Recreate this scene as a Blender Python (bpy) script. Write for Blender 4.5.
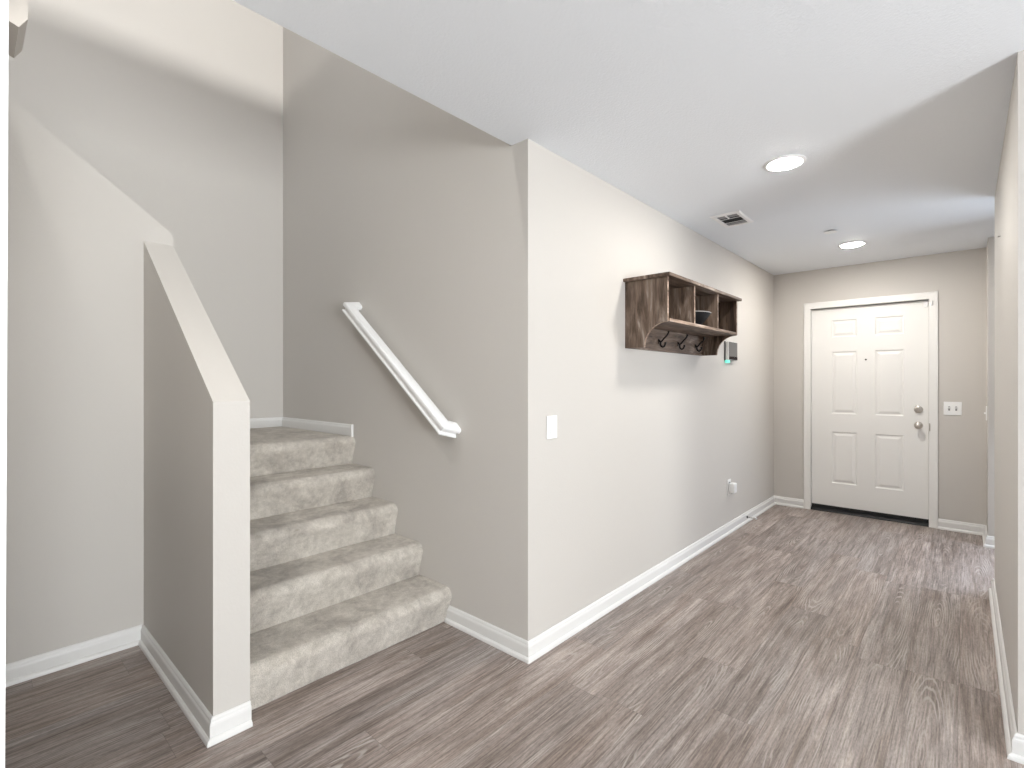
import bpy, bmesh, math, random
from mathutils import Vector, Matrix, noise

S = bpy.context.scene
for o in list(bpy.data.objects):
    bpy.data.objects.remove(o, do_unlink=True)
C = S.collection
R = math.radians

# ------------------------------------------------------------------ camera
F_PX, HORIZON, EYE = 499.0, 382.0, 1.30
YAW = math.atan2(965 - 512, F_PX)
cam = bpy.data.cameras.new('camera')
cam_o = bpy.data.objects.new('camera', cam)
C.objects.link(cam_o)
cam_o.location = (0, 0, EYE)
cam_o.rotation_euler = (R(90), 0, YAW)
cam.sensor_fit = 'HORIZONTAL'
cam.sensor_width = 36.0
cam.lens = F_PX / 1024 * 36
cam.shift_y = -(384 - HORIZON) / 1024
cam.clip_start = 0.02
S.camera = cam_o

# ------------------------------------------------------------------ view, world, lights
S.view_settings.view_transform = 'Standard'
S.view_settings.look = 'None'
S.view_settings.gamma = 1
S.view_settings.use_curve_mapping = False
S.view_settings.exposure = 0.0

W = bpy.data.worlds.new('world')
S.world = W
W.use_nodes = True
W.node_tree.nodes['Background'].inputs[0].default_value = (0.93, 0.96, 1.0, 1)
W.node_tree.nodes['Background'].inputs[1].default_value = 0.05


def area(name, loc, aim, sx, sy, power, col):
    l = bpy.data.lights.new(name, 'AREA')
    l.shape = 'RECTANGLE'
    l.size, l.size_y, l.energy, l.color = sx, sy, power, col
    o = bpy.data.objects.new(name, l)
    C.objects.link(o)
    o.location = loc
    o.rotation_euler = (Vector(aim) - Vector(loc)).to_track_quat('-Z', 'Y').to_euler()
    return o


# daylight through the glazed opening of the living room (out of view, right of the camera): sky light, and an added upward fill that brightens the ceiling
area('daylight_living_room', (4.13, -0.45, 1.15), (-4, -0.45, 1.15), 1.9, 2.0, 48, (0.93, 0.975, 1.0))
area('ceiling_fill_living_room', (4.05, -0.15, 0.9), (2.0, -0.15, 3.2), 1.3, 1.6, 310, (0.93, 0.97, 1.0))
# daylight through the front room window (behind the right wall)
area('daylight_front_room', (1.25, 5.15, 1.25), (0.95, 3.4, 0.55), 1.5, 1.0, 62, (0.76, 0.86, 1.0))
# daylight on the upper floor: across the guard wall, and the lamp over the upper flight
area('daylight_upstairs', (1.6, 0.9, 4.22), (-4, 0.9, 4.1), 1.7, 0.25, 200, (1.0, 0.99, 0.97))
lo = area('upstairs_downlight', (-2.1, -0.7, 5.15), (-2.1, -0.7, 0), 0.18, 0.18, 36, (1.0, 0.985, 0.955))
lo.data.shape = 'DISK'
# added lamp with no fixture, overhead and out of view, to lift the stair treads
lo = area('stair_tread_fill', (-1.45, 0.15, 2.43), (-1.45, 0.15, 0), 0.14, 0.14, 6, (1.0, 0.96, 0.90))
lo.data.shape = 'DISK'
LAMP = (255.0, 410.0)            # radiance of the hall's two recessed lamps, near and far


# ------------------------------------------------------------------ materials
def mat(name, col, rough=0.5, metal=0.0, spec=0.5):
    m = bpy.data.materials.new(name)
    m.use_nodes = True
    b = m.node_tree.nodes['Principled BSDF']
    b.inputs['Base Color'].default_value = (*col, 1)
    b.inputs['Roughness'].default_value = rough
    b.inputs['Metallic'].default_value = metal
    b.inputs['Specular IOR Level'].default_value = spec
    return m


class N:
    def __init__(s, m):
        s.t = m.node_tree
        s.b = s.t.nodes['Principled BSDF']

    def n(s, k, **kw):
        x = s.t.nodes.new(k)
        for a, v in kw.items():
            setattr(x, a, v)
        return x

    def l(s, a, b):
        s.t.links.new(a, b)

    def math(s, op, a, b=None, c=None):
        x = s.n('ShaderNodeMath', operation=op)
        for i, v in enumerate((a, b, c)):
            if v is None:
                continue
            if isinstance(v, (int, float)):
                x.inputs[i].default_value = v
            else:
                s.l(v, x.inputs[i])
        return x.outputs[0]

    def noise(s, vec, scale, detail=2.0, rough=0.5, dist=0.0):
        x = s.n('ShaderNodeTexNoise')
        x.inputs['Scale'].default_value = scale
        x.inputs['Detail'].default_value = detail
        x.inputs['Roughness'].default_value = rough
        x.inputs['Distortion'].default_value = dist
        if vec is not None:
            s.l(vec, x.inputs['Vector'])
        return x.outputs['Fac']

    def comb(s, x, y, z):
        c = s.n('ShaderNodeCombineXYZ')
        for i, v in enumerate((x, y, z)):
            if isinstance(v, (int, float)):
                c.inputs[i].default_value = v
            else:
                s.l(v, c.inputs[i])
        return c.outputs[0]

    def ramp(s, fac, stops):
        r = s.n('ShaderNodeValToRGB')
        e = r.color_ramp.elements
        while len(e) < len(stops):
            e.new(0.5)
        for k, (p, c) in enumerate(stops):
            e[k].position = p
            e[k].color = (*c, 1) if len(c) == 3 else c
        s.l(fac, r.inputs[0])
        return r.outputs[0]

    def mix(s, fac, a, b, mode='MIX'):
        m = s.n('ShaderNodeMix', data_type='RGBA', blend_type=mode)
        for i, v in ((0, fac), (6, a), (7, b)):
            if isinstance(v, (int, float)):
                m.inputs[i].default_value = v
            elif isinstance(v, tuple):
                m.inputs[i].default_value = (*v, 1)
            else:
                s.l(v, m.inputs[i])
        return m.outputs[2]

    def bump(s, h, strength, dist):
        b = s.n('ShaderNodeBump')
        b.inputs['Strength'].default_value = strength
        b.inputs['Distance'].default_value = dist
        s.l(h, b.inputs['Height'])
        s.l(b.outputs[0], s.b.inputs['Normal'])

    def obj(s):
        return s.n('ShaderNodeTexCoord').outputs['Object']


def painted(name, col, scale, strength, rough, dist=0.002):
    m = mat(name, col, rough, 0, 0.3)
    q = N(m)
    v = q.obj()
    h = q.noise(v, scale, 3, 0.55)
    q.bump(h, strength, dist)
    return m


M_WALL = painted('greige_wall_paint', (0.59, 0.56, 0.522), 95, 0.22, 0.62)
M_CEIL = painted('white_ceiling_paint', (0.85, 0.878, 0.912), 110, 0.5, 0.85, 0.003)
M_TRIM = mat('white_trim_paint', (0.76, 0.75, 0.73), 0.38)
M_RAIL = mat('white_rail_enamel', (0.90, 0.90, 0.89), 0.3)
M_DOOR = mat('white_door_paint', (0.83, 0.815, 0.785), 0.42)
M_PLASTIC = mat('white_plastic', (0.88, 0.88, 0.87), 0.3)
M_NICKEL = mat('satin_nickel', (0.62, 0.58, 0.53), 0.28, 1.0)
M_BLACK = mat('black_rubber', (0.006, 0.006, 0.007), 0.5)
M_BRONZE = mat('dark_bronze_metal', (0.028, 0.024, 0.022), 0.35, 0.7)
M_HOOK = mat('black_iron', (0.012, 0.010, 0.010), 0.42, 0.6)
M_BOWL = mat('black_glaze', (0.009, 0.009, 0.010), 0.5, 0, 0.25)
M_RIM = mat('grey_rim', (0.35, 0.33, 0.31), 0.35)
M_VENT = mat('white_vent_enamel', (0.90, 0.90, 0.90), 0.4)
M_DARK = mat('dark_duct', (0.006, 0.006, 0.006), 0.8)
M_GREYFACE = mat('grey_keypad_face', (0.125, 0.118, 0.112), 0.5)
M_MAROON = mat('dark_red_black_strip', (0.010, 0.003, 0.003), 0.6, 0, 0.2)
M_STEEL = mat('spring_steel', (0.45, 0.43, 0.40), 0.3, 1.0)
M_SLOT = mat('grey_slot', (0.24, 0.24, 0.245), 0.5)

# glowing materials: only lamps and the keypad's indicator
def glow(name, col, strength):
    m = mat(name, col, 0.5)
    b = m.node_tree.nodes['Principled BSDF']
    b.inputs['Emission Color'].default_value = (*col, 1)
    b.inputs['Emission Strength'].default_value = strength
    return m
M_LENS = [glow('lamp_diffuser', (1.0, 0.965, 0.91), v) for v in LAMP]
M_LED = glow('teal_indicator', (0.20, 0.82, 0.64), 0.8)


# grey-brown vinyl planks running along the hall (world Y)
def floor_mat():
    m = mat('vinyl_plank_floor', (0.3, 0.25, 0.2), 0.42, 0, 0.45)
    q = N(m)
    sep = q.n('ShaderNodeSeparateXYZ')
    q.l(q.obj(), sep.inputs[0])
    X, Y = sep.outputs[0], sep.outputs[1]
    PW, PL = 0.182, 1.22
    u = q.math('DIVIDE', q.math('ADD', X, 10.03), PW)
    row = q.math('FLOOR', u)
    fu = q.math('FRACT', u)
    wn = q.n('ShaderNodeTexWhiteNoise', noise_dimensions='1D')
    q.l(row, wn.inputs['W'])
    v = q.math('DIVIDE', q.math('ADD', q.math('ADD', Y, 10.0), q.math('MULTIPLY', wn.outputs['Value'], 7.3)), PL)
    col = q.math('FLOOR', v)
    fv = q.math('FRACT', v)
    wn2 = q.n('ShaderNodeTexWhiteNoise', noise_dimensions='2D')
    q.l(q.comb(row, col, 0), wn2.inputs['Vector'])
    sid = wn2.outputs['Value']
    off = q.math('MULTIPLY', sid, 37.0)
    # stretched coordinates: grain along the plank
    p1 = q.comb(q.math('ADD', q.math('MULTIPLY', X, 27), off), q.math('ADD', q.math('MULTIPLY', Y, 1.7), off), off)
    p2 = q.comb(q.math('ADD', q.math('MULTIPLY', X, 170), off), q.math('ADD', q.math('MULTIPLY', Y, 5.0), off), off)
    p3 = q.comb(q.math('ADD', q.math('MULTIPLY', X, 9), off), q.math('ADD', q.math('MULTIPLY', Y, 1.3), off), off)
    g1 = q.noise(p1, 1.0, 5, 0.62, 0.7)
    g2 = q.noise(p2, 1.0, 3, 0.6, 0.15)
    g3 = q.noise(p3, 1.0, 3, 0.55, 0.6)
    base = q.ramp(g1, [(0.30, (0.105, 0.082, 0.068)), (0.42, (0.215, 0.173, 0.150)), (0.54, (0.325, 0.275, 0.248)), (0.70, (0.50, 0.445, 0.412))])
    base = q.mix(0.45, base, q.ramp(g3, [(0.32, (0.195, 0.150, 0.124)), (0.5, (0.300, 0.255, 0.232)), (0.68, (0.425, 0.382, 0.362))]))
    fine = q.ramp(g2, [(0.34, (0.56, 0.53, 0.51)), (0.47, (0.95, 0.95, 0.95)), (0.53, (1.02, 1.02, 1.02)), (0.68, (1.36, 1.34, 1.33))])
    base = q.mix(0.9, base, fine, 'MULTIPLY')
    speck = q.noise(q.comb(q.math('ADD', q.math('MULTIPLY', X, 210), off), q.math('MULTIPLY', Y, 45), off), 1.0, 2, 0.7)
    base = q.mix(0.75, base, q.ramp(speck, [(0.30, (0.72, 0.71, 0.70)), (0.5, (1, 1, 1)), (0.70, (1.22, 1.22, 1.22))]), 'MULTIPLY')
    # pale cathedral grain rings here and there
    wv = q.n('ShaderNodeTexWave', wave_type='RINGS', rings_direction='Z')
    q.l(q.comb(q.math('MULTIPLY', q.math('SUBTRACT', fu, 0.5), 2.0),
               q.math('MULTIPLY', q.math('SUBTRACT', q.math('ADD', fv, q.math('MULTIPLY', sid, 0.4)), 0.7), 1.3), off), wv.inputs['Vector'])
    wv.inputs['Scale'].default_value = 3.2
    wv.inputs['Distortion'].default_value = 3.0
    wv.inputs['Detail'].default_value = 2.5
    wv.inputs['Detail Scale'].default_value = 2.0
    ring = q.ramp(wv.outputs['Fac'], [(0.62, (0, 0, 0)), (0.95, (1, 1, 1))])
    msk = q.ramp(q.noise(q.comb(q.math('ADD', q.math('MULTIPLY', X, 13), off), q.math('ADD', q.math('MULTIPLY', Y, 2.2), off), off), 1.0, 2), [(0.53, (0, 0, 0)), (0.66, (0.75, 0.75, 0.75))])
    base = q.mix(q.math('MULTIPLY', ring, msk), base, (0.50, 0.455, 0.42))
    # each plank a slightly different tone
    tone = q.ramp(sid, [(0.0, (0.93, 0.895, 0.87)), (0.35, (0.92, 0.93, 0.945)), (0.7, (1.04, 1.01, 0.99)), (1.0, (1.06, 1.07, 1.09))])
    base = q.mix(1.0, base, tone, 'MULTIPLY')
    # joints
    e1 = q.math('LESS_THAN', q.math('MULTIPLY', q.math('MINIMUM', fu, q.math('SUBTRACT', 1.0, fu)), PW), 0.0011)
    e2 = q.math('LESS_THAN', q.math('MULTIPLY', q.math('MINIMUM', fv, q.math('SUBTRACT', 1.0, fv)), PL), 0.0011)
    j = q.math('MAXIMUM', e1, e2)
    base = q.mix(q.math('MULTIPLY', j, 0.35), base, (0.07, 0.058, 0.05))
    q.l(base, q.b.inputs['Base Color'])
    rg = q.math('ADD', 0.36, q.math('MULTIPLY', g2, 0.16))
    q.l(rg, q.b.inputs['Roughness'])
    hgt = q.math('SUBTRACT', q.math('MULTIPLY', g2, 0.5), q.math('MULTIPLY', j, 0.6))
    q.bump(hgt, 0.22, 0.0015)
    return m


M_FLOOR = floor_mat()


def carpet_mat():
    m = mat('beige_cut_pile_carpet', (0.45, 0.41, 0.37), 0.95, 0, 0.1)
    q = N(m)
    v = q.obj()
    a = q.noise(v, 7.0, 4, 0.65, 0.5)
    b = q.noise(v, 260, 2, 0.7)
    c = q.noise(v, 34, 3, 0.6, 0.3)
    t = q.ramp(a, [(0.34, (0.36, 0.318, 0.268)), (0.50, (0.56, 0.510, 0.438)), (0.66, (0.73, 0.675, 0.592))])
    t = q.mix(0.35, t, q.ramp(c, [(0.35, (0.40, 0.36, 0.32)), (0.65, (0.70, 0.655, 0.605))]))
    t = q.mix(0.8, t, q.ramp(b, [(0.30, (0.66, 0.65, 0.63)), (0.5, (1, 1, 1)), (0.72, (1.2, 1.2, 1.2))]), 'MULTIPLY')
    q.l(t, q.b.inputs['Base Color'])
    q.b.inputs['Sheen Weight'].default_value = 0.25
    q.b.inputs['Sheen Roughness'].default_value = 0.6
    q.bump(q.math('ADD', b, q.math('MULTIPLY', c, 0.8)), 0.9, 0.006)
    return m


M_CARPET = carpet_mat()


def wood_mat(name, axis, gain=1.0):
    """rustic grey-brown laminate; grain along the given axis"""
    m = mat(name, (0.2, 0.15, 0.12), 0.55, 0, 0.3)
    q = N(m)
    sep = q.n('ShaderNodeSeparateXYZ')
    q.l(q.obj(), sep.inputs[0])
    k1 = [15, 15, 15]; k1[axis] = 2.2
    k2 = [75, 75, 75]; k2[axis] = 7
    p1 = q.comb(*[q.math('MULTIPLY', sep.outputs[i], k1[i]) for i in range(3)])
    p2 = q.comb(*[q.math('MULTIPLY', sep.outputs[i], k2[i]) for i in range(3)])
    g1 = q.noise(p1, 1.0, 5, 0.65, 1.0)
    g2 = q.noise(p2, 1.0, 3, 0.6, 0.5)
    g = gain * 0.78
    t = q.ramp(g1, [(0.35, (0.050 * g, 0.032 * g, 0.022 * g)), (0.47, (0.155 * g, 0.105 * g, 0.075 * g)), (0.57, (0.235 * g, 0.172 * g, 0.132 * g)), (0.67, (0.42 * g, 0.345 * g, 0.29 * g))])
    t = q.mix(0.8, t, q.ramp(g2, [(0.32, (0.62, 0.60, 0.58)), (0.5, (1, 1, 1)), (0.68, (1.2, 1.2, 1.2))]), 'MULTIPLY')
    q.l(t, q.b.inputs['Base Color'])
    q.bump(g2, 0.15, 0.001)
    return m


M_WOODV = wood_mat('rustic_laminate_vertical', 2)
M_WOODH = wood_mat('rustic_laminate_horizontal', 1)
M_WOODEDGE = wood_mat('pale_laminate_edge', 1, 2.0)


# ------------------------------------------------------------------ object helpers
ORG = {}


def worg(o):
    return ORG.get(o.name, Vector((0, 0, 0)))


def tag(o, label=None, cat=None, group=None, kind=None):
    if label: o['label'] = label
    if cat: o['category'] = cat
    if group: o['group'] = group
    if kind: o['kind'] = kind
    return o


def mesh_obj(name, bm, mats, parent=None, origin=None, smooth=None):
    """link bm (built in world coordinates) as ONE object"""
    org = Vector(origin) if origin is not None else (worg(parent) if parent else Vector((0, 0, 0)))
    bmesh.ops.recalc_face_normals(bm, faces=bm.faces)
    bmesh.ops.translate(bm, verts=bm.verts, vec=-org)
    me = bpy.data.meshes.new(name)
    if smooth is not None:
        for f in bm.faces:
            f.smooth = True
        for e in bm.edges:
            if len(e.link_faces) == 2:
                e.smooth = e.calc_face_angle(0) < R(smooth)
    bm.to_mesh(me)
    bm.free()
    for m in (mats if isinstance(mats, (list, tuple)) else [mats]):
        me.materials.append(m)
    o = bpy.data.objects.new(name, me)
    C.objects.link(o)
    ORG[o.name] = org
    if parent:
        o.parent = parent
        o.location = org - worg(parent)
    else:
        o.location = org
    return o


def thing(name, loc, label, cat, group=None):
    o = bpy.data.objects.new(name, None)
    o.empty_display_size = 0.1
    C.objects.link(o)
    o.location = loc
    ORG[o.name] = Vector(loc)
    return tag(o, label, cat, group)


def B():
    return bmesh.new()


def box(bm, x0, x1, y0, y1, z0, z1, mi=0):
    v = [bm.verts.new(p) for p in ((x0, y0, z0), (x1, y0, z0), (x1, y1, z0), (x0, y1, z0), (x0, y0, z1), (x1, y0, z1), (x1, y1, z1), (x0, y1, z1))]
    fs = [bm.faces.new([v[i] for i in q]) for q in ((3, 2, 1, 0), (4, 5, 6, 7), (0, 1, 5, 4), (1, 2, 6, 5), (2, 3, 7, 6), (3, 0, 4, 7))]
    for f in fs:
        f.material_index = mi
    return fs


def bbox(bm, x0, x1, y0, y1, z0, z1, bev=0.002, seg=2, mi=0):
    """a box with softened edges"""
    t = bmesh.new()
    box(t, x0, x1, y0, y1, z0, z1, mi)
    bmesh.ops.bevel(t, geom=t.edges[:], offset=bev, segments=seg, affect='EDGES', profile=0.5, clamp_overlap=True)
    for f in t.faces:
        f.material_index = mi
    me = bpy.data.meshes.new('t')
    t.to_mesh(me); t.free()
    bm.from_mesh(me)
    bpy.data.meshes.remove(me)


def prism(bm, pts, axis, lo, hi):
    """pts are the two other coordinates in order (x,y,z minus axis)"""
    def P(a, b, c):
        return (c, a, b) if axis == 'x' else (a, c, b) if axis == 'y' else (a, b, c)
    A = [bm.verts.new(P(a, b, lo)) for a, b in pts]
    D = [bm.verts.new(P(a, b, hi)) for a, b in pts]
    n = len(pts)
    bm.faces.new(A[::-1]); bm.faces.new(D)
    for i in range(n):
        bm.faces.new((A[i], A[(i + 1) % n], D[(i + 1) % n], D[i]))


def loft(bm, rings, closed=True, caps=True):
    vs = [[bm.verts.new(p) for p in r] for r in rings]
    n = len(vs[0])
    for a, b in zip(vs, vs[1:]):
        for i in range(n if closed else n - 1):
            bm.faces.new((a[i], a[(i + 1) % n], b[(i + 1) % n], b[i]))
    if caps:
        bm.faces.new(vs[0][::-1]); bm.faces.new(vs[-1])


def lathe(bm, prof, seg, M, mi=0):
    """prof = [(r, h)] about local Z, placed by matrix M"""
    rings = []
    for r, h in prof:
        if r < 1e-6:
            rings.append([bm.verts.new(M @ Vector((0, 0, h)))])
        else:
            rings.append([bm.verts.new(M @ Vector((r * math.cos(2 * math.pi * i / seg), r * math.sin(2 * math.pi * i / seg), h))) for i in range(seg)])
    for a, b in zip(rings, rings[1:]):
        for i in range(seg):
            j = (i + 1) % seg
            if len(a) == 1 and len(b) == 1:
                continue
            if len(a) == 1:
                f = bm.faces.new((a[0], b[j], b[i]))
            elif len(b) == 1:
                f = bm.faces.new((a[i], a[j], b[0]))
            else:
                f = bm.faces.new((a[i], a[j], b[j], b[i]))
            f.material_index = mi


def tube(bm, pts, rad, seg=8):
    pts = [Vector(p) for p in pts]
    rings = []
    up = None
    for i, p in enumerate(pts):
        t = (pts[min(i + 1, len(pts) - 1)] - pts[max(i - 1, 0)]).normalized()
        if up is None:
            up = t.orthogonal().normalized()
        up = (up - t * up.dot(t)).normalized()
        s = t.cross(up)
        r = rad[i] if isinstance(rad, (list, tuple)) else rad
        rings.append([p + (up * math.cos(2 * math.pi * k / seg) + s * math.sin(2 * math.pi * k / seg)) * r for k in range(seg)])
    loft(bm, rings)


def sweep_base(bm, path, z0, side=1, prof=None):
    """baseboard profile swept along an XY path lying on the wall face; side=+1 grows to the left of travel"""
    prof = prof or BASE
    P = [Vector(p) for p in path]
    n = len(P)
    rings = []
    for i in range(n):
        ns = []
        if i > 0:
            d = (P[i] - P[i - 1]).normalized(); ns.append(Vector((-d.y, d.x)) * side)
        if i < n - 1:
            d = (P[i + 1] - P[i]).normalized(); ns.append(Vector((-d.y, d.x)) * side)
        if len(ns) == 2:
            m = (ns[0] + ns[1]).normalized()
            m = m / m.dot(ns[0])
        else:
            m = ns[0]
        rings.append([(P[i].x + m.x * o, P[i].y + m.y * o, z0 + z) for o, z in prof])
    loft(bm, rings)


G = 0.0008    # hairline gap to the wall
BASE = [(G, 0.0), (0.027, 0.0), (0.027, 0.006), (0.0245, 0.014), (0.0185, 0.0195), (0.0150, 0.0205), (0.0150, 0.062), (0.0135, 0.069), (0.0105, 0.074), (0.0095, 0.081), (0.0065, 0.086), (0.004, 0.088), (G, 0.088)]
BASE2 = [(G, 0.0), (0.0145, 0.0), (0.0145, 0.050), (0.013, 0.057), (0.0095, 0.062), (0.0085, 0.070), (0.005, 0.076), (G, 0.077)]

# ------------------------------------------------------------------ key dimensions (metres)
XH = -1.515          # hall wall face
YS = 1.78            # stair wall face
YF = 5.83            # front door wall face
XR = 0.135           # right wall face
XL = -3.05           # left wall face (below the upper flight)
XW = -4.17           # landing wall face
HC = 2.44            # ceiling
XO = -1.62           # edge of the stairwell opening
YN = 0.042           # near wall face
UP = 5.2             # upstairs ceiling
SX = [-2.09, -2.34, -2.585, -2.835, -3.075]      # riser lines
SZ = [0.187 * (i + 1) for i in range(5)]
ZL = SZ[4]


def struct(name, bm, m, label, cat, smooth=None):
    return tag(mesh_obj(name, bm, m, smooth=smooth), label, cat, kind='structure')


# ------------------------------------------------------------------ setting
b = B(); box(b, -4.3, 4.4, -3.7, 6.1, -0.12, 0.0)
struct('floor', b, M_FLOOR, 'grey-brown wood-look vinyl plank floor running down the hall', 'floor')

b = B()
prism(b, [(-3.2, -3.7), (4.4, -3.7), (4.4, 6.1), (XH - 0.12, 6.1), (XH - 0.12, YS), (XO, YS), (XO, YN), (-3.2, YN)], 'z', HC, HC + 0.3)
struct('ceiling', b, M_CEIL, 'white textured hall ceiling with recessed lights and stairwell opening', 'ceiling')

b = B(); box(b, XH - 0.12, XH, YS, YF, 0, HC)
struct('wall_hall', b, M_WALL, 'long greige hall wall that carries the wooden coat shelf', 'wall')

b = B(); prism(b, [(XW - 0.12, 0), (XH - 0.12, 0), (XH - 0.12, HC), (XO, HC), (XO, UP), (XW - 0.12, UP)], 'y', YS, YS + 0.12)
struct('wall_stairs', b, M_WALL, 'tall greige stairwell wall behind the white handrail', 'wall')

b = B(); box(b, XW - 0.12, XW, -3.0, YS, 0, UP)
struct('wall_landing', b, M_WALL, 'tall greige wall at the back of the stair landing', 'wall')

YP0, YP1 = 0.611, 0.737      # half wall faces
b = B(); prism(b, [(-3.6, 0), (YP1, 0), (YP1, 2.068), (YN, 2.068 + 0.76 * (YP1 - YN)), (YN, HC), (-3.6, HC)], 'x', XL - 0.12, XL)
struct('wall_left', b, M_WALL, 'greige wall left of the half wall with a sloping top edge along the upper stairs', 'wall')

XP = -2.018
b = B(); prism(b, [(XP, 0), (XP, 1.227), (XL, 1.227 + 0.757 * (XP - XL)), (XL, 0)], 'y', YP0, YP1)
struct('wall_half', b, M_WALL, 'sloping greige half wall ending beside the bottom stair', 'wall')

b = B(); box(b, XL, -1.004, -0.08, 0.034, 0, HC)
struct('wall_near', b, M_WALL, 'greige wall end at the left edge of the view', 'wall')
# cased end of that wall, a hair out of plumb
b = B()
loft(b, [[(-1.0035, -0.085, 0), (-0.985, -0.085, 0), (-0.985, 0.0372, 0), (-1.0035, 0.0372, 0)],
         [(-1.0035, -0.085, HC), (-0.985, -0.085, HC), (-0.985, 0.0455, HC), (-1.0035, 0.0455, HC)]])
struct('trim_1', b, M_TRIM, 'white casing strip on the wall end at the left edge of the view', 'trim')

# small chamfered bulkhead under the ceiling at upper left
b = B()
prism(b, [(0.0345, 2.314), (0.1057, 2.288), (0.124, 2.320), (0.124, HC - 0.0005), (0.0345, HC - 0.0005)], 'x', -2.149, -1.950)
struct('trim_2', b, M_WALL, 'pale chamfered bulkhead under the ceiling at the upper left corner of the view', 'trim')

# front wall with the door opening
DX0, DX1, DZ = -1.172, -0.236, 2.048
b = B(); prism(b, [(XH, 0), (DX0, 0), (DX0, DZ), (DX1, DZ), (DX1, 0), (XR + 0.12, 0), (XR + 0.12, HC), (XH, HC)], 'y', YF, YF + 0.14)
struct('wall_front', b, M_WALL, 'greige end wall around the white front door', 'wall')

# right wall beside the hall, the front room behind it
b = B(); prism(b, [(XR, 2.45), (4.2, 2.45), (4.2, 2.57), (XR + 0.12, 2.57), (XR + 0.12, 4.272), (XR, 4.272)], 'z', 0, HC)
struct('wall_right', b, M_WALL, 'greige wall on the right side of the hall ending at a corner', 'wall')
b = B(); prism(b, [(XR, YF), (XR, 5.44), (0.50, 5.44), (0.50, 5.56), (XR + 0.12, 5.56), (XR + 0.12, YF)], 'z', 0, HC)
struct('wall_return', b, M_WALL, 'short greige wall return just right of the front door', 'wall')
b = B(); box(b, 0.50, 2.0, 5.44, 5.56, 0, 0.6); box(b, 0.50, 2.0, 5.44, 5.56, 2.1, HC); box(b, 2.0, 4.2, 5.44, 5.56, 0, HC)
struct('wall_front_room', b, M_WALL, 'greige front room wall around its window, out of view on the right', 'wall')
b = B()
box(b, 4.2, 4.32, -3.6, -1.45, 0, HC); box(b, 4.2, 4.32, 0.57, 6.0, 0, HC); box(b, 4.2, 4.32, -1.45, 0.57, 2.15, HC)
struct('wall_east', b, M_WALL, 'greige living room wall around a glazed door, out of view on the right', 'wall')
b = B(); box(b, XL, 4.3, -3.72, -3.6, 0, HC)
struct('wall_back', b, M_WALL, 'greige living room wall behind the camera', 'wall')


def frame_yz(bm, x0, x1, y0, y1, z0, z1, w):
    box(bm, x0, x1, y0, y0 + w, z0, z1); box(bm, x0, x1, y1 - w, y1, z0, z1)
    box(bm, x0, x1, y0 + w, y1 - w, z0, z0 + w); box(bm, x0, x1, y0 + w, y1 - w, z1 - w, z1)


b = B(); frame_yz(b, 4.21, 4.28, -1.449, 0.569, 0.001, 2.149, 0.05); box(b, 4.21, 4.28, -0.47, -0.41, 0.051, 2.099)
struct('window_1', b, M_TRIM, 'white frame of the glazed living room door, out of view on the right', 'window')
b = B()
for x0, x1, z0, z1 in ((0.501, 0.55, 0.601, 2.099), (1.95, 1.999, 0.601, 2.099), (0.55, 1.95, 0.601, 0.65), (0.55, 1.95, 2.05, 2.099)):
    box(b, x0, x1, 5.46, 5.53, z0, z1)
struct('window_2', b, M_TRIM, 'white frame of the front room window, out of view on the right', 'window')

# upstairs shell above the stairwell
b = B(); box(b, XO, XO + 0.12, YN, YS, HC + 0.3, 3.86)
struct('wall_guard', b, M_WALL, 'upstairs guard wall along the stairwell opening', 'wall')
b = B(); box(b, -4.3, 3.2, -3.6, YS + 0.12, UP, UP + 0.1)
struct('ceiling_upstairs', b, M_CEIL, 'white upstairs ceiling above the stairwell', 'ceiling')
b = B(); box(b, XO + 0.001, 3.2, YS, YS + 0.12, HC + 0.3, UP)
struct('wall_upstairs', b, M_WALL, 'greige upstairs wall beyond the stairwell opening', 'wall')

# baseboards
b = B(); sweep_base(b, [(SX[0] + 0.004, YS), (XH, YS), (XH, YF), (-1.2295, YF)], 0, -1)
struct('baseboard_hall', b, M_TRIM, 'white baseboard wrapping the wall corner and running down the hall to the front door', 'baseboard')
b = B(); sweep_base(b, [(-0.1765, YF), (XR, YF), (XR, 5.44), (0.46, 5.44)], 0, -1)
struct('baseboard_return', b, M_TRIM, 'white baseboard right of the front door turning the corner', 'baseboard')
b = B(); sweep_base(b, [(XR + 0.11, 4.272), (XR, 4.272), (XR, 2.45), (1.4, 2.45)], 0, -1)
struct('baseboard_right', b, M_TRIM, 'white baseboard along the right hall wall and around its end', 'baseboard')
b = B(); sweep_base(b, [(XL, 0.035), (XL, YP0), (XP, YP0), (XP, YP1)], 0, -1)
# short return beside the bottom stair
struct('baseboard_left', b, M_TRIM, 'white baseboard along the left wall and wrapping the half wall', 'baseboard')
b = B(); sweep_base(b, [(XW, 0.80), (XW, YS), (SX[4] + 0.010, YS)], ZL, -1, BASE2)
box(b, SX[4] - 0.004, SX[4] + 0.0105, YS - 0.0165, YS - G, ZL - 0.012, ZL + 0.0775)
struct('baseboard_landing', b, M_TRIM, 'white baseboard around the carpeted stair landing', 'baseboard')

# ------------------------------------------------------------------ stairs
stairs = thing('staircase', (SX[0], (YP1 + YS) / 2, 0), 'beige carpeted stairs rising from the floor to a landing between half wall and stair wall', 'stairs')
random.seed(4)


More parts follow.
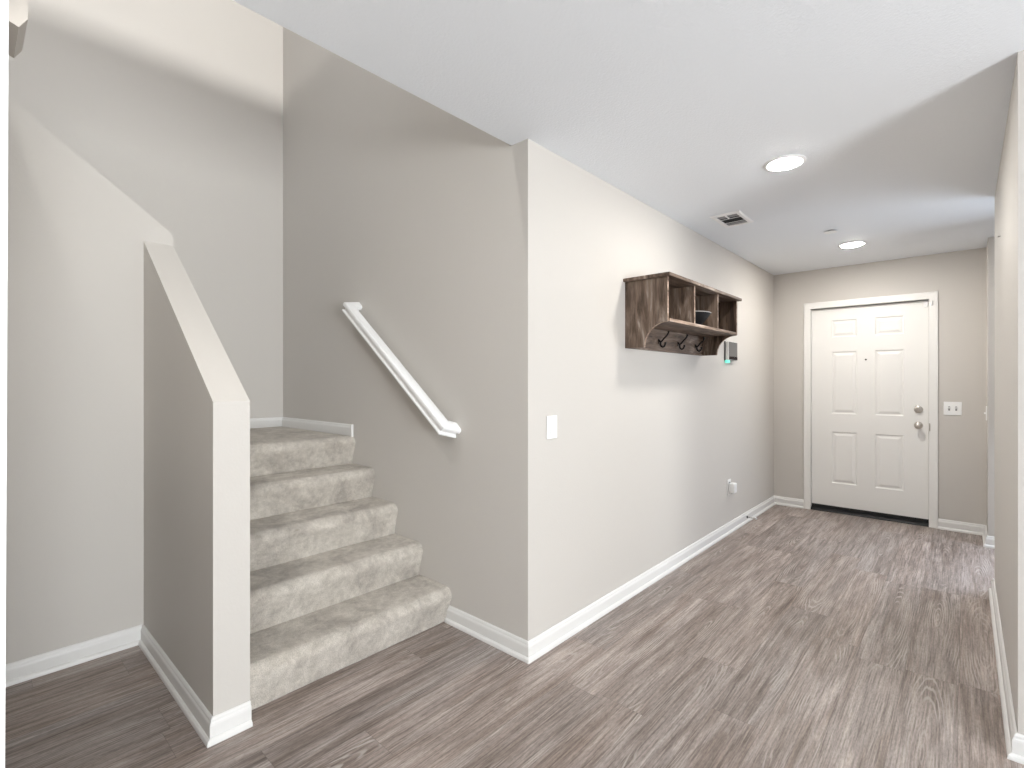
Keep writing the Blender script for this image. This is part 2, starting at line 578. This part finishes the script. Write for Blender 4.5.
def carpet_block(name, prof, y0, y1, parent, ny=48, jit=0.0022):
    """profile (x,z) swept along y, with a little uneven pile"""
    bm = B()
    rings = []
    for k in range(ny + 1):
        y = y0 + (y1 - y0) * k / ny
        r = []
        for (x, z) in prof:
            d = noise.noise(Vector((x * 14, y * 14, z * 14))) * jit + noise.noise(Vector((x * 60, y * 60, z * 60))) * jit * 0.45
            r.append((x + d, y, z + d if z > 0.004 else z))
        rings.append(r)
    loft(bm, rings)
    return mesh_obj(name, bm, M_CARPET, parent, smooth=50)


def step_prof(xr, xb, z0, z1):
    """riser at xr, back at xb (more negative), top z1; riser shows from z0 up"""
    p = [(xb, max(z0 - 0.02, 0.001))]
    p.append((xr, max(z0 - 0.02, 0.001)))
    p.append((xr + 0.002, z0 + 0.012))
    p.append((xr + 0.008, z0 + 0.040))
    p.append((xr + 0.017, z0 + 0.080))
    p.append((xr + 0.027, z1 - 0.072))
    cx, cz, rr = xr - 0.012, z1 - 0.046, 0.046
    for a in range(-12, 91, 12):
        p.append((cx + rr * math.cos(R(a)), cz + 0.046 * math.sin(R(a))))
    n = 6
    for k in range(1, n):
        t = k / n
        p.append((cx + (xb - cx) * t, z1 - 0.002 * (1 - t)))
    p.append((xb, z1 - 0.001))
    return p


E0, E1 = YP1 + 0.002, YS - 0.001
for i in range(4):
    carpet_block('step', step_prof(SX[i], SX[i + 1] + 0.0005, 0.187 * i, SZ[i]), E0, E1, stairs)
carpet_block('landing', step_prof(SX[4], XW + 0.006, 0.187 * 4, ZL), E0, E1, stairs)

# ------------------------------------------------------------------ handrail
rail = thing('handrail', (-2.58, YS, 1.43), 'white moulded handrail sloping down the stairwell wall with ends turned to the wall', 'handrail')
RP = [(0.0, -0.024), (0.003, -0.028), (0.012, -0.028), (0.015, -0.021), (0.022, -0.0155), (0.033, -0.0155), (0.041, -0.021), (0.044, -0.032), (0.049, -0.034), (0.066, -0.034), (0.072, -0.030), (0.075, -0.022)]
RP = RP + [(h, -d) for h, d in RP[::-1]]
A0, A1, A2, A3 = Vector((-2.996, YS - 0.001, 1.792)), Vector((-2.990, 1.700, 1.781)), Vector((-2.032, 1.700, 1.060)), Vector((-2.022, YS - 0.001, 1.040))
t = (A2 - A1).normalized()
sd = Vector((0, 1, 0))
upv = sd.cross(t).normalized()
if upv.z < 0:
    upv = -upv
base_ring = [(sd * d + upv * (h - 0.0375)) * 0.92 for h, d in RP]


def cut(ring_pts, direction, plane_p, plane_n):
    return [p + direction * ((plane_p - p).dot(plane_n) / direction.dot(plane_n)) for p in ring_pts]


d01, d23 = (A1 - A0).normalized(), (A3 - A2).normalized()
mid = [A1 + t * 0.5 + p for p in base_ring]
r1 = cut(mid, t, A1, (d01 + t).normalized())
r2 = cut(mid, t, A2, (d23 + t).normalized())
wall_n = Vector((0, 1, 0))
r0 = cut(r1, d01, A0, wall_n)
r3 = cut(r2, d23, A3, wall_n)
bm = B(); loft(bm, [r0, r1, r2, r3])
mesh_obj('rail', bm, M_RAIL, rail, smooth=40)
for fr in (0.17, 0.60):
    p = A1.lerp(A2, fr)
    bm = B()
    lathe(bm, [(0, 0), (0.026, 0), (0.026, 0.004), (0.012, 0.008), (0, 0.008)], 16, Matrix.Translation((p.x, YS - 0.0008, p.z - 0.075)) @ Matrix.Rotation(R(90), 4, 'X'))
    tube(bm, [(p.x, YS - 0.004, p.z - 0.075), (p.x, 1.735, p.z - 0.074), (p.x, 1.712, p.z - 0.062), (p.x, 1.703, p.z - 0.045)], 0.006)
    mesh_obj('bracket', bm, M_NICKEL, rail, smooth=40)

# ------------------------------------------------------------------ front door
YD = 5.868
d0x, d1x, d0z, d1z = -1.166, -0.243, 0.058, 2.037
bm = B()
pan_x = [(-0.990, -0.782), (-0.636, -0.421)]
pan_z = [(0.288, 0.803), (0.983, 1.602), (1.748, 1.917)]
xs = sorted([d0x, d1x] + [v for p in pan_x for v in p])
zs = sorted([d0z, d1z] + [v for p in pan_z for v in p])


def quad(bm, P):
    return bm.faces.new([bm.verts.new(p) for p in P])


for xa, xb in zip(xs, xs[1:]):
    for za, zb in zip(zs, zs[1:]):
        if (xa, xb) in pan_x and (za, zb) in pan_z:
            lv = [(0.0, 0.0), (0.007, 0.0075), (0.014, 0.0085), (0.020, 0.0075), (0.038, 0.0015)]
            rr = []
            for ins, dep in lv:
                rr.append([(xa + ins, YD + dep, za + ins), (xb - ins, YD + dep, za + ins), (xb - ins, YD + dep, zb - ins), (xa + ins, YD + dep, zb - ins)])
            vs = [[bm.verts.new(p) for p in r] for r in rr]
            for a, c in zip(vs, vs[1:]):
                for i in range(4):
                    bm.faces.new((a[i], a[(i + 1) % 4], c[(i + 1) % 4], c[i]))
            bm.faces.new(vs[-1])
        else:
            quad(bm, [(xa, YD, za), (xb, YD, za), (xb, YD, zb), (xa, YD, zb)])
bmesh.ops.remove_doubles(bm, verts=bm.verts, dist=1e-5)
bk = [bm.verts.new(p) for p in ((d0x, YD + 0.045, d0z), (d1x, YD + 0.045, d0z), (d1x, YD + 0.045, d1z), (d0x, YD + 0.045, d1z))]
bm.faces.new(bk)
bd = [e for e in bm.edges if len(e.link_faces) == 1]
bmesh.ops.contextual_create  # (edges stitched below)


def vfind(p):
    return min(bm.verts, key=lambda v: (v.co - Vector(p)).length)


bot = [vfind((x, YD, d0z)) for x in xs]; top = [vfind((x, YD, d1z)) for x in xs]
lef = [vfind((d0x, YD, z)) for z in zs]; rig = [vfind((d1x, YD, z)) for z in zs]
bm.faces.new(bot + [bk[1], bk[0]])
bm.faces.new(top + [bk[2], bk[3]])
bm.faces.new(lef + [bk[3], bk[0]])
bm.faces.new(rig + [bk[2], bk[1]])
door = tag(mesh_obj('door_1', bm, M_DOOR, origin=((d0x + d1x) / 2, YD, 0)), 'white six-panel front door at the end of the hall', 'door', kind='structure')

RX = Matrix.Rotation(R(90), 4, 'X')       # lathe axis towards the camera side (-Y)
kx = -0.315
bm = B(); lathe(bm, [(0, 0), (0.033, 0), (0.033, 0.004), (0.028, 0.009), (0.013, 0.012), (0.011, 0.032), (0.019, 0.038), (0.0275, 0.048), (0.0285, 0.058), (0.024, 0.066), (0.012, 0.070), (0, 0.0705)], 28, Matrix.Translation((kx, YD - 0.0005, 0.905)) @ RX)
mesh_obj('door_knob', bm, M_NICKEL, door, smooth=50)
bm = B(); lathe(bm, [(0, 0), (0.033, 0), (0.033, 0.006), (0.029, 0.014), (0.022, 0.017), (0, 0.017)], 28, Matrix.Translation((kx, YD - 0.0005, 1.050)) @ RX)
bbox(bm, kx - 0.006, kx + 0.006, YD - 0.033, YD - 0.0165, 1.036, 1.064, 0.003)
mesh_obj('deadbolt', bm, M_NICKEL, door, smooth=45)
bm = B(); lathe(bm, [(0, 0), (0.008, 0), (0.008, 0.004), (0.005, 0.005), (0, 0.005)], 16, Matrix.Translation((-0.709, YD - 0.0005, 1.517)) @ RX)
mesh_obj('peephole', bm, M_BRONZE, door, smooth=45)
for z in (1.775, 1.02, 0.25):
    bm = B()
    tube(bm, [(d0x - 0.002, YD - 0.006, z - 0.05), (d0x - 0.002, YD - 0.006, z + 0.05)], 0.0065, 10)
    box(bm, d0x, d0x + 0.004, YD - 0.004, YD - 0.0005, z - 0.045, z + 0.045)
    mesh_obj('hinge', bm, M_TRIM, door, smooth=40)
bm = B(); box(bm, d0x + 0.001, d1x - 0.001, YD - 0.003, YD + 0.044, 0.027, 0.0575)
mesh_obj('door_sweep', bm, M_BLACK, door)

# casing, jamb and threshold
bm = B()
cx0, cx1, cz = -1.2285, -0.1775, 2.106
ix0, ix1, iz = -1.1690, -0.2395, 2.0445


def casing_ring(prof):
    """profile [(t, depth)] t=0 inner .. 1 outer, swept up, over and down with mitred corners"""
    rings = [[], [], [], []]
    for tt, dp in prof:
        xa, xb, zz = ix0 + (cx0 - ix0) * tt, ix1 + (cx1 - ix1) * tt, iz + (cz - iz) * tt
        y = YF - dp
        for r, p in zip(rings, ((xa, y, 0), (xa, y, zz), (xb, y, zz), (xb, y, 0))):
            r.append(p)
    return rings


loft(bm, casing_ring([(0, G), (0, 0.011), (0.08, 0.0125), (0.45, 0.014), (0.72, 0.0165), (0.9, 0.0165), (1.0, 0.014), (1.0, G)]))
tag(mesh_obj('trim_3', bm, M_DOOR, smooth=35), 'white casing around the front door', 'trim', kind='structure')
bm = B()
for a, c in ((DX0 + G, ix0 + 0.0005), (ix1 - 0.0005, DX1 - G)):
    box(bm, a, c, YF + 0.0005, YF + 0.139, 0.001, iz)
box(bm, DX0 + G, DX1 - G, YF + 0.0005, YF + 0.139, iz, DZ - G)
for a, c in ((ix0 + 0.0005, ix0 + 0.014), (ix1 - 0.014, ix1 - 0.0005)):
    box(bm, a, c, YD + 0.047, YD + 0.085, 0.030, iz - 0.0005)
box(bm, ix0 + 0.014, ix1 - 0.014, YD + 0.047, YD + 0.085, iz - 0.014, iz - 0.0005)
tag(mesh_obj('trim_4', bm, M_TRIM), 'white jamb lining of the front door', 'trim', kind='structure')
bm = B()
prism(bm, [(YF - 0.010, 0.0005), (YF - 0.006, 0.010), (YF + 0.010, 0.020), (YF + 0.035, 0.0255), (YF + 0.138, 0.0255), (YF + 0.138, 0.0005)], 'x', ix0 + 0.001, ix1 - 0.001)
tag(mesh_obj('trim_5', bm, M_BLACK), 'black metal threshold under the front door', 'threshold', kind='structure')
bm = B(); bbox(bm, ix1 - 0.0004, ix1 + 0.010, YF - 0.016, YF - 0.0125, 0.862, 0.930, 0.002)
tag(mesh_obj('strike_plate', bm, M_NICKEL, origin=(ix1, YF, 0.862)), 'small nickel strike plate on the door casing beside the knob', 'strike plate')
sen = thing('door_sensor', (-0.25, YF, 1.99), 'small white alarm contact at the top right corner of the front door', 'sensor')
bm = B(); bbox(bm, -0.225, -0.213, YF - 0.030, YF - 0.0145, 1.985, 2.025, 0.003)
mesh_obj('sensor_body', bm, M_PLASTIC, sen)
bm = B(); bbox(bm, -0.278, -0.249, YD - 0.012, YD - 0.0005, 1.978, 2.020, 0.003)
mesh_obj('sensor_magnet', bm, M_PLASTIC, sen)

# ------------------------------------------------------------------ coat shelf
SY0, SY1 = 2.680, 3.850
XB, XFR = XH + 0.001, -1.246
ZT, ZB0 = 1.898, 1.503
shelf = thing('coat_shelf', (XH, (SY0 + SY1) / 2, ZB0), 'rustic brown wooden coat shelf with three cubbies and black hooks on the hall wall', 'shelf')
bm = B(); bbox(bm, XB, -1.222, SY0 - 0.025, SY1 + 0.030, ZT, ZT + 0.020, 0.003)
mesh_obj('top_board', bm, M_WOODH, shelf)


def side_panel(y0, y1):
    bm = B()
    pts = [(XB, ZB0), (-1.392, ZB0)]
    ex, ez = 0.140, 1.640 - ZB0
    for a in range(0, 91, 9):
        # concave quarter: centre at the front bottom
        pts.append((-1.250 - ex * math.cos(R(a)), ZB0 + 0.004 + (ez) * math.sin(R(a))))
    pts += [(XFR, 1.648), (XFR, ZT - 0.0005), (XB, ZT - 0.0005)]
    n = len(pts)
    A = [bm.verts.new((x, y0, z)) for x, z in pts]
    D = [bm.verts.new((x, y1, z)) for x, z in pts]
    bm.faces.new(A); bm.faces.new(D[::-1])
    for i in range(n):
        f = bm.faces.new((A[i], A[(i + 1) % n], D[(i + 1) % n], D[i]))
        if 1 <= i < n - 2:
            f.material_index = 1
    return mesh_obj('side_panel', bm, [M_WOODV, M_WOODEDGE], shelf)


side_panel(SY0, SY0 + 0.018)
side_panel(SY1 - 0.018, SY1)
ZS = 1.664
bm = B()
for f in box(bm, XB, XFR + 0.004, SY0 + 0.0185, SY1 - 0.0185, ZS - 0.018, ZS):
    if f.calc_center_median().x > XFR:
        f.material_index = 1
mesh_obj('bottom_board', bm, [M_WOODH, M_WOODEDGE], shelf)
for yd in (3.066, 3.460):
    bm = B()
    for f in box(bm, XB + 0.007, XFR, yd - 0.009, yd + 0.009, ZS + 0.0005, ZT - 0.0005):
        if f.calc_center_median().x > XFR - 0.001:
            f.material_index = 1
    mesh_obj('divider', bm, [M_WOODV, M_WOODEDGE], shelf)
bm = B(); box(bm, XB, XB + 0.006, SY0 + 0.0185, SY1 - 0.0185, ZS + 0.0005, ZT - 0.0005)
mesh_obj('back_panel', bm, M_WOODH, shelf)
bm = B(); box(bm, XB, XB + 0.018, SY0 + 0.0185, SY1 - 0.0185, ZB0, ZS - 0.0185)
mesh_obj('hook_board', bm, M_WOODH, shelf)


def hook_mesh(y):
    bm = B()
    xw = XB + 0.0185
    bbox(bm, xw, xw + 0.004, y - 0.007, y + 0.007, 1.553, 1.584, 0.0015)
    zj = 1.565
    tube(bm, [(xw + 0.002, y, zj + 0.010), (xw + 0.012, y, zj), (xw + 0.022, y, zj + 0.002), (xw + 0.040, y, zj + 0.022), (xw + 0.058, y, zj + 0.038), (xw + 0.068, y, zj + 0.054), (xw + 0.070, y, zj + 0.066)], [0.0065, 0.0065, 0.006, 0.0058, 0.0056, 0.0056, 0.0075], 8)
    tube(bm, [(xw + 0.014, y, zj), (xw + 0.014, y, zj - 0.018), (xw + 0.019, y, zj - 0.031), (xw + 0.030, y, zj - 0.036), (xw + 0.041, y, zj - 0.031), (xw + 0.047, y, zj - 0.018), (xw + 0.0475, y, zj - 0.006)], [0.0065, 0.0062, 0.006, 0.006, 0.006, 0.006, 0.0075], 8)
    return mesh_obj('hook', bm, M_HOOK, shelf, smooth=50)


for y in (2.79, 3.085, 3.382, 3.685):
    hook_mesh(y)

# dark bowl in the middle cubby
bx, by = -1.375, 3.310
bowl = thing('bowl', (bx, by, ZS), 'shallow black bowl with a grey rim in the middle cubby of the coat shelf', 'bowl')
bm = B(); lathe(bm, [(0, 0.004), (0.050, 0.0005), (0.056, 0.004), (0.060, 0.014), (0.090, 0.040), (0.124, 0.083), (0.129, 0.094), (0.1235, 0.094), (0.118, 0.083), (0.085, 0.044), (0.055, 0.022), (0, 0.016)], 36, Matrix.Translation((bx, by, ZS)))
mesh_obj('bowl_body', bm, M_BOWL, bowl, smooth=50)
bm = B(); lathe(bm, [(0.1245, 0.0945), (0.1310, 0.0945), (0.1325, 0.0985), (0.1290, 0.1005), (0.1235, 0.0985), (0.1245, 0.0945)], 36, Matrix.Translation((bx, by, ZS)))
mesh_obj('rim', bm, M_RIM, bowl, smooth=60)

# ------------------------------------------------------------------ alarm keypad right of the shelf
kp = thing('alarm_keypad', (XH, 4.47, 1.49), 'small grey-faced keypad with teal indicator on the hall wall right of the coat shelf', 'keypad')
bm = B(); box(bm, XH + G, XH + 0.006, 4.345, 4.575, 1.484, 1.648)
mesh_obj('back_plate', bm, M_GREYFACE, kp)
bm = B(); bbox(bm, XH + 0.0062, XH + 0.034, 4.362, 4.572, 1.487, 1.645, 0.004)
mesh_obj('housing', bm, M_PLASTIC, kp)
bm = B(); bbox(bm, XH + 0.0342, XH + 0.0375, 4.366, 4.568, 1.519, 1.642, 0.0015)
mesh_obj('display', bm, M_GREYFACE, kp)
bm = B(); bbox(bm, XH + 0.0342, XH + 0.0385, 4.366, 4.568, 1.490, 1.5185, 0.0015)
mesh_obj('button_strip', bm, M_MAROON, kp)
bm = B(); bbox(bm, XH + 0.004, XH + 0.026, 4.350, 4.425, 1.463, 1.4865, 0.008, 3)
mesh_obj('indicator_light', bm, M_LED, kp)

# ------------------------------------------------------------------ switches, outlet, plug, door stop, nail
sw = thing('light_switch', (XH, 1.958, 1.02), 'white single light switch on the hall wall beside the stair corner', 'light switch', 'light switches')
bm = B(); bbox(bm, XH + G, XH + 0.007, 1.918, 1.998, 1.020, 1.134, 0.003)
mesh_obj('switch_plate', bm, M_PLASTIC, sw)
bm = B(); bbox(bm, XH + 0.0072, XH + 0.0115, 1.941, 1.975, 1.043, 1.111, 0.0015)
mesh_obj('rocker', bm, M_PLASTIC, sw)

sw2 = thing('light_switch', (-0.080, YF, 1.01), 'white double light switch on the wall right of the front door', 'light switch', 'light switches')
bm = B(); bbox(bm, -0.140, -0.020, YF - 0.007, YF - G, 1.010, 1.126, 0.003)
mesh_obj('switch_plate', bm, M_PLASTIC, sw2)
for x in (-0.103, -0.057):
    bm = B(); box(bm, x - 0.006, x + 0.006, YF - 0.0078, YF - 0.0072, 1.050, 1.086, 0)
    sl = mesh_obj('toggle_slot', bm, M_SLOT, sw2)
    bm = B(); prism(bm, [(YF - 0.0080, 1.062), (YF - 0.0080, 1.078), (YF - 0.019, 1.081), (YF - 0.020, 1.074)], 'x', x - 0.004, x + 0.004)
    mesh_obj('toggle', bm, M_PLASTIC, sl)

sw3 = thing('light_switch', (XR, 5.66, 1.0), 'white light switch seen edge-on on the short wall return', 'light switch', 'light switches')
bm = B(); bbox(bm, XR - 0.007, XR - G, 5.62, 5.70, 0.985, 1.101, 0.003)
mesh_obj('switch_plate', bm, M_PLASTIC, sw3)
bm = B(); prism(bm, [(5.656, 1.036), (5.664, 1.036), (5.664, 1.050), (5.656, 1.050)], 'x', XR - 0.019, XR - 0.0072)
mesh_obj('toggle', bm, M_PLASTIC, sw3)

ou = thing('wall_outlet', (XH, 4.455, 0.33), 'white wall outlet low on the hall wall near the front door', 'outlet')
bm = B(); bbox(bm, XH + G, XH + 0.007, 4.415, 4.495, 0.325, 0.458, 0.003)
mesh_obj('outlet_plate', bm, M_PLASTIC, ou)
bm = B(); bbox(bm, XH + 0.0072, XH + 0.010, 4.438, 4.472, 0.405, 0.436, 0.001)
mesh_obj('socket', bm, M_SLOT, ou)
bm = B(); bbox(bm, XH + 0.0085, XH + 0.058, 4.430, 4.500, 0.345, 0.430, 0.010, 3)
tag(mesh_obj('plug_in_adapter', bm, M_PLASTIC, origin=(XH, 4.46, 0.345), smooth=45), 'white plug-in adapter in the outlet low on the hall wall', 'adapter')

ds = thing('door_stop', (XH + 0.015, 4.90, 0.045), 'small spring door stop with white tip on the hall baseboard near the front door', 'door stop')
bx0 = XH + 0.0155
bm = B(); lathe(bm, [(0, 0), (0.011, 0), (0.011, 0.004), (0.006, 0.008), (0, 0.008)], 16, Matrix.Translation((bx0, 4.90, 0.046)) @ Matrix.Rotation(R(90), 4, 'Y'))
mesh_obj('mount', bm, M_BRONZE, ds, smooth=45)
bm = B()
pts = []
for k in range(97):
    a = k / 8 * 2 * math.pi
    pts.append((bx0 + 0.007 + 0.062 * k / 96, 4.90 + 0.0048 * math.cos(a), 0.046 + 0.0048 * math.sin(a)))
tube(bm, pts, 0.0018, 5)
mesh_obj('spring', bm, M_STEEL, ds, smooth=60)
bm = B(); lathe(bm, [(0, 0), (0.0075, 0), (0.009, 0.003), (0.009, 0.012), (0.006, 0.016), (0, 0.016)], 16, Matrix.Translation((bx0 + 0.069, 4.90, 0.046)) @ Matrix.Rotation(R(90), 4, 'Y'))
mesh_obj('tip', bm, M_PLASTIC, ds, smooth=45)

bm = B()
lathe(bm, [(0, 0), (0.0045, 0), (0.0025, 0.002), (0.0025, 0.008), (0.0055, 0.0085), (0.0055, 0.0105), (0, 0.0105)], 10, Matrix.Translation((XR - 0.0005, 3.57, 2.046)) @ Matrix.Rotation(R(-90), 4, 'Y'))
tag(mesh_obj('nail', bm, M_STEEL, origin=(XR, 3.57, 2.046), smooth=45), 'small nail sticking out high on the right hall wall', 'nail')

# ------------------------------------------------------------------ ceiling fixtures
DOWN = Matrix.Rotation(R(180), 4, 'X')


def lens_light(x, y, lens, label):
    t_ = thing('recessed_light', (x, y, HC), label, 'ceiling light', 'recessed ceiling lights')
    bm = B(); lathe(bm, [(0.072, 0.0008), (0.098, 0.0008), (0.099, 0.003), (0.095, 0.007), (0.084, 0.009), (0.078, 0.006), (0.0735, 0.0025), (0.072, 0.0008)], 48, Matrix.Translation((x, y, HC)) @ DOWN)
    mesh_obj('trim_ring', bm, M_VENT, t_, smooth=50)
    bm = B(); lathe(bm, [(0, 0.0009), (0.0715, 0.0009), (0.0715, 0.0060), (0.066, 0.0105), (0.052, 0.0145), (0.030, 0.0168), (0, 0.0175)], 48, Matrix.Translation((x, y, HC)) @ DOWN)
    mesh_obj('lens', bm, lens, t_, smooth=60)


lens_light(-0.695, 2.875, M_LENS[0], 'bright recessed ceiling light nearest the camera, above the middle of the hall')
lens_light(-0.690, 4.950, M_LENS[1], 'bright recessed ceiling light farthest down the hall, near the front door')

vx0, vx1, vy0, vy1 = -1.304, -1.108, 3.465, 3.772
vent = thing('ceiling_vent', ((vx0 + vx1) / 2, (vy0 + vy1) / 2, HC), 'white rectangular air vent with louvers in the hall ceiling above the coat shelf', 'vent')
bm = B()
fw = 0.030
rings = []
for ins, z in ((0.0, HC - 0.0008), (0.0, HC - 0.004), (0.006, HC - 0.009), (fw - 0.004, HC - 0.010), (fw, HC - 0.008), (fw, HC - 0.0008)):
    rings.append([(vx0 + ins, vy0 + ins, z), (vx1 - ins, vy0 + ins, z), (vx1 - ins, vy1 - ins, z), (vx0 + ins, vy1 - ins, z)])
loft(bm, rings + [rings[0]], caps=False)
mesh_obj('vent_frame', bm, M_VENT, vent)
bm = B(); box(bm, vx0 + fw, vx1 - fw, vy0 + fw, vy1 - fw, HC - 0.0022, HC - 0.0010)  # black sheet under the solid ceiling, standing in for the unlit duct
mesh_obj('duct_shade_sheet', bm, M_DARK, vent)
for yy in (3.578, 3.668):
    bm = B(); prism(bm, [(yy - 0.009, HC - 0.0090), (yy - 0.006, HC - 0.0095), (yy + 0.009, HC - 0.0065), (yy + 0.009, HC - 0.0055)], 'x', vx0 + fw, vx1 - fw)
    mesh_obj('louver', bm, M_VENT, vent)
for ya, yb in ((3.510, 3.560), (3.700, 3.738)):
    bm = B(); prism(bm, [(ya, HC - 0.0026), (yb, HC - 0.0050), (yb, HC - 0.0056), (ya, HC - 0.0032)], 'x', vx0 + fw + 0.004, vx1 - fw - 0.004)
    mesh_obj('vane', bm, M_SLOT, vent)  # grey base colour carries the shade on these inner vanes
bm = B(); box(bm, -1.214, -1.207, vy0 + fw, vy0 + 0.105, HC - 0.0105, HC - 0.0026)
mesh_obj('damper_lever', bm, M_VENT, vent)

sp = thing('ceiling_cover', (-0.752, 4.412, HC), 'small round white cover disc in the hall ceiling beside the far recessed light', 'cover plate')
bm = B(); lathe(bm, [(0, 0.010), (0.041, 0.010), (0.043, 0.008), (0.043, 0.006), (0, 0.006)], 32, Matrix.Translation((-0.752, 4.412, HC)) @ DOWN)
mesh_obj('cover_disc', bm, M_VENT, sp, smooth=45)
bm = B(); lathe(bm, [(0, 0.0008), (0.030, 0.0008), (0.030, 0.0058), (0, 0.0058)], 24, Matrix.Translation((-0.752, 4.412, HC)) @ DOWN)
mesh_obj('collar', bm, M_DARK, sp, smooth=45)
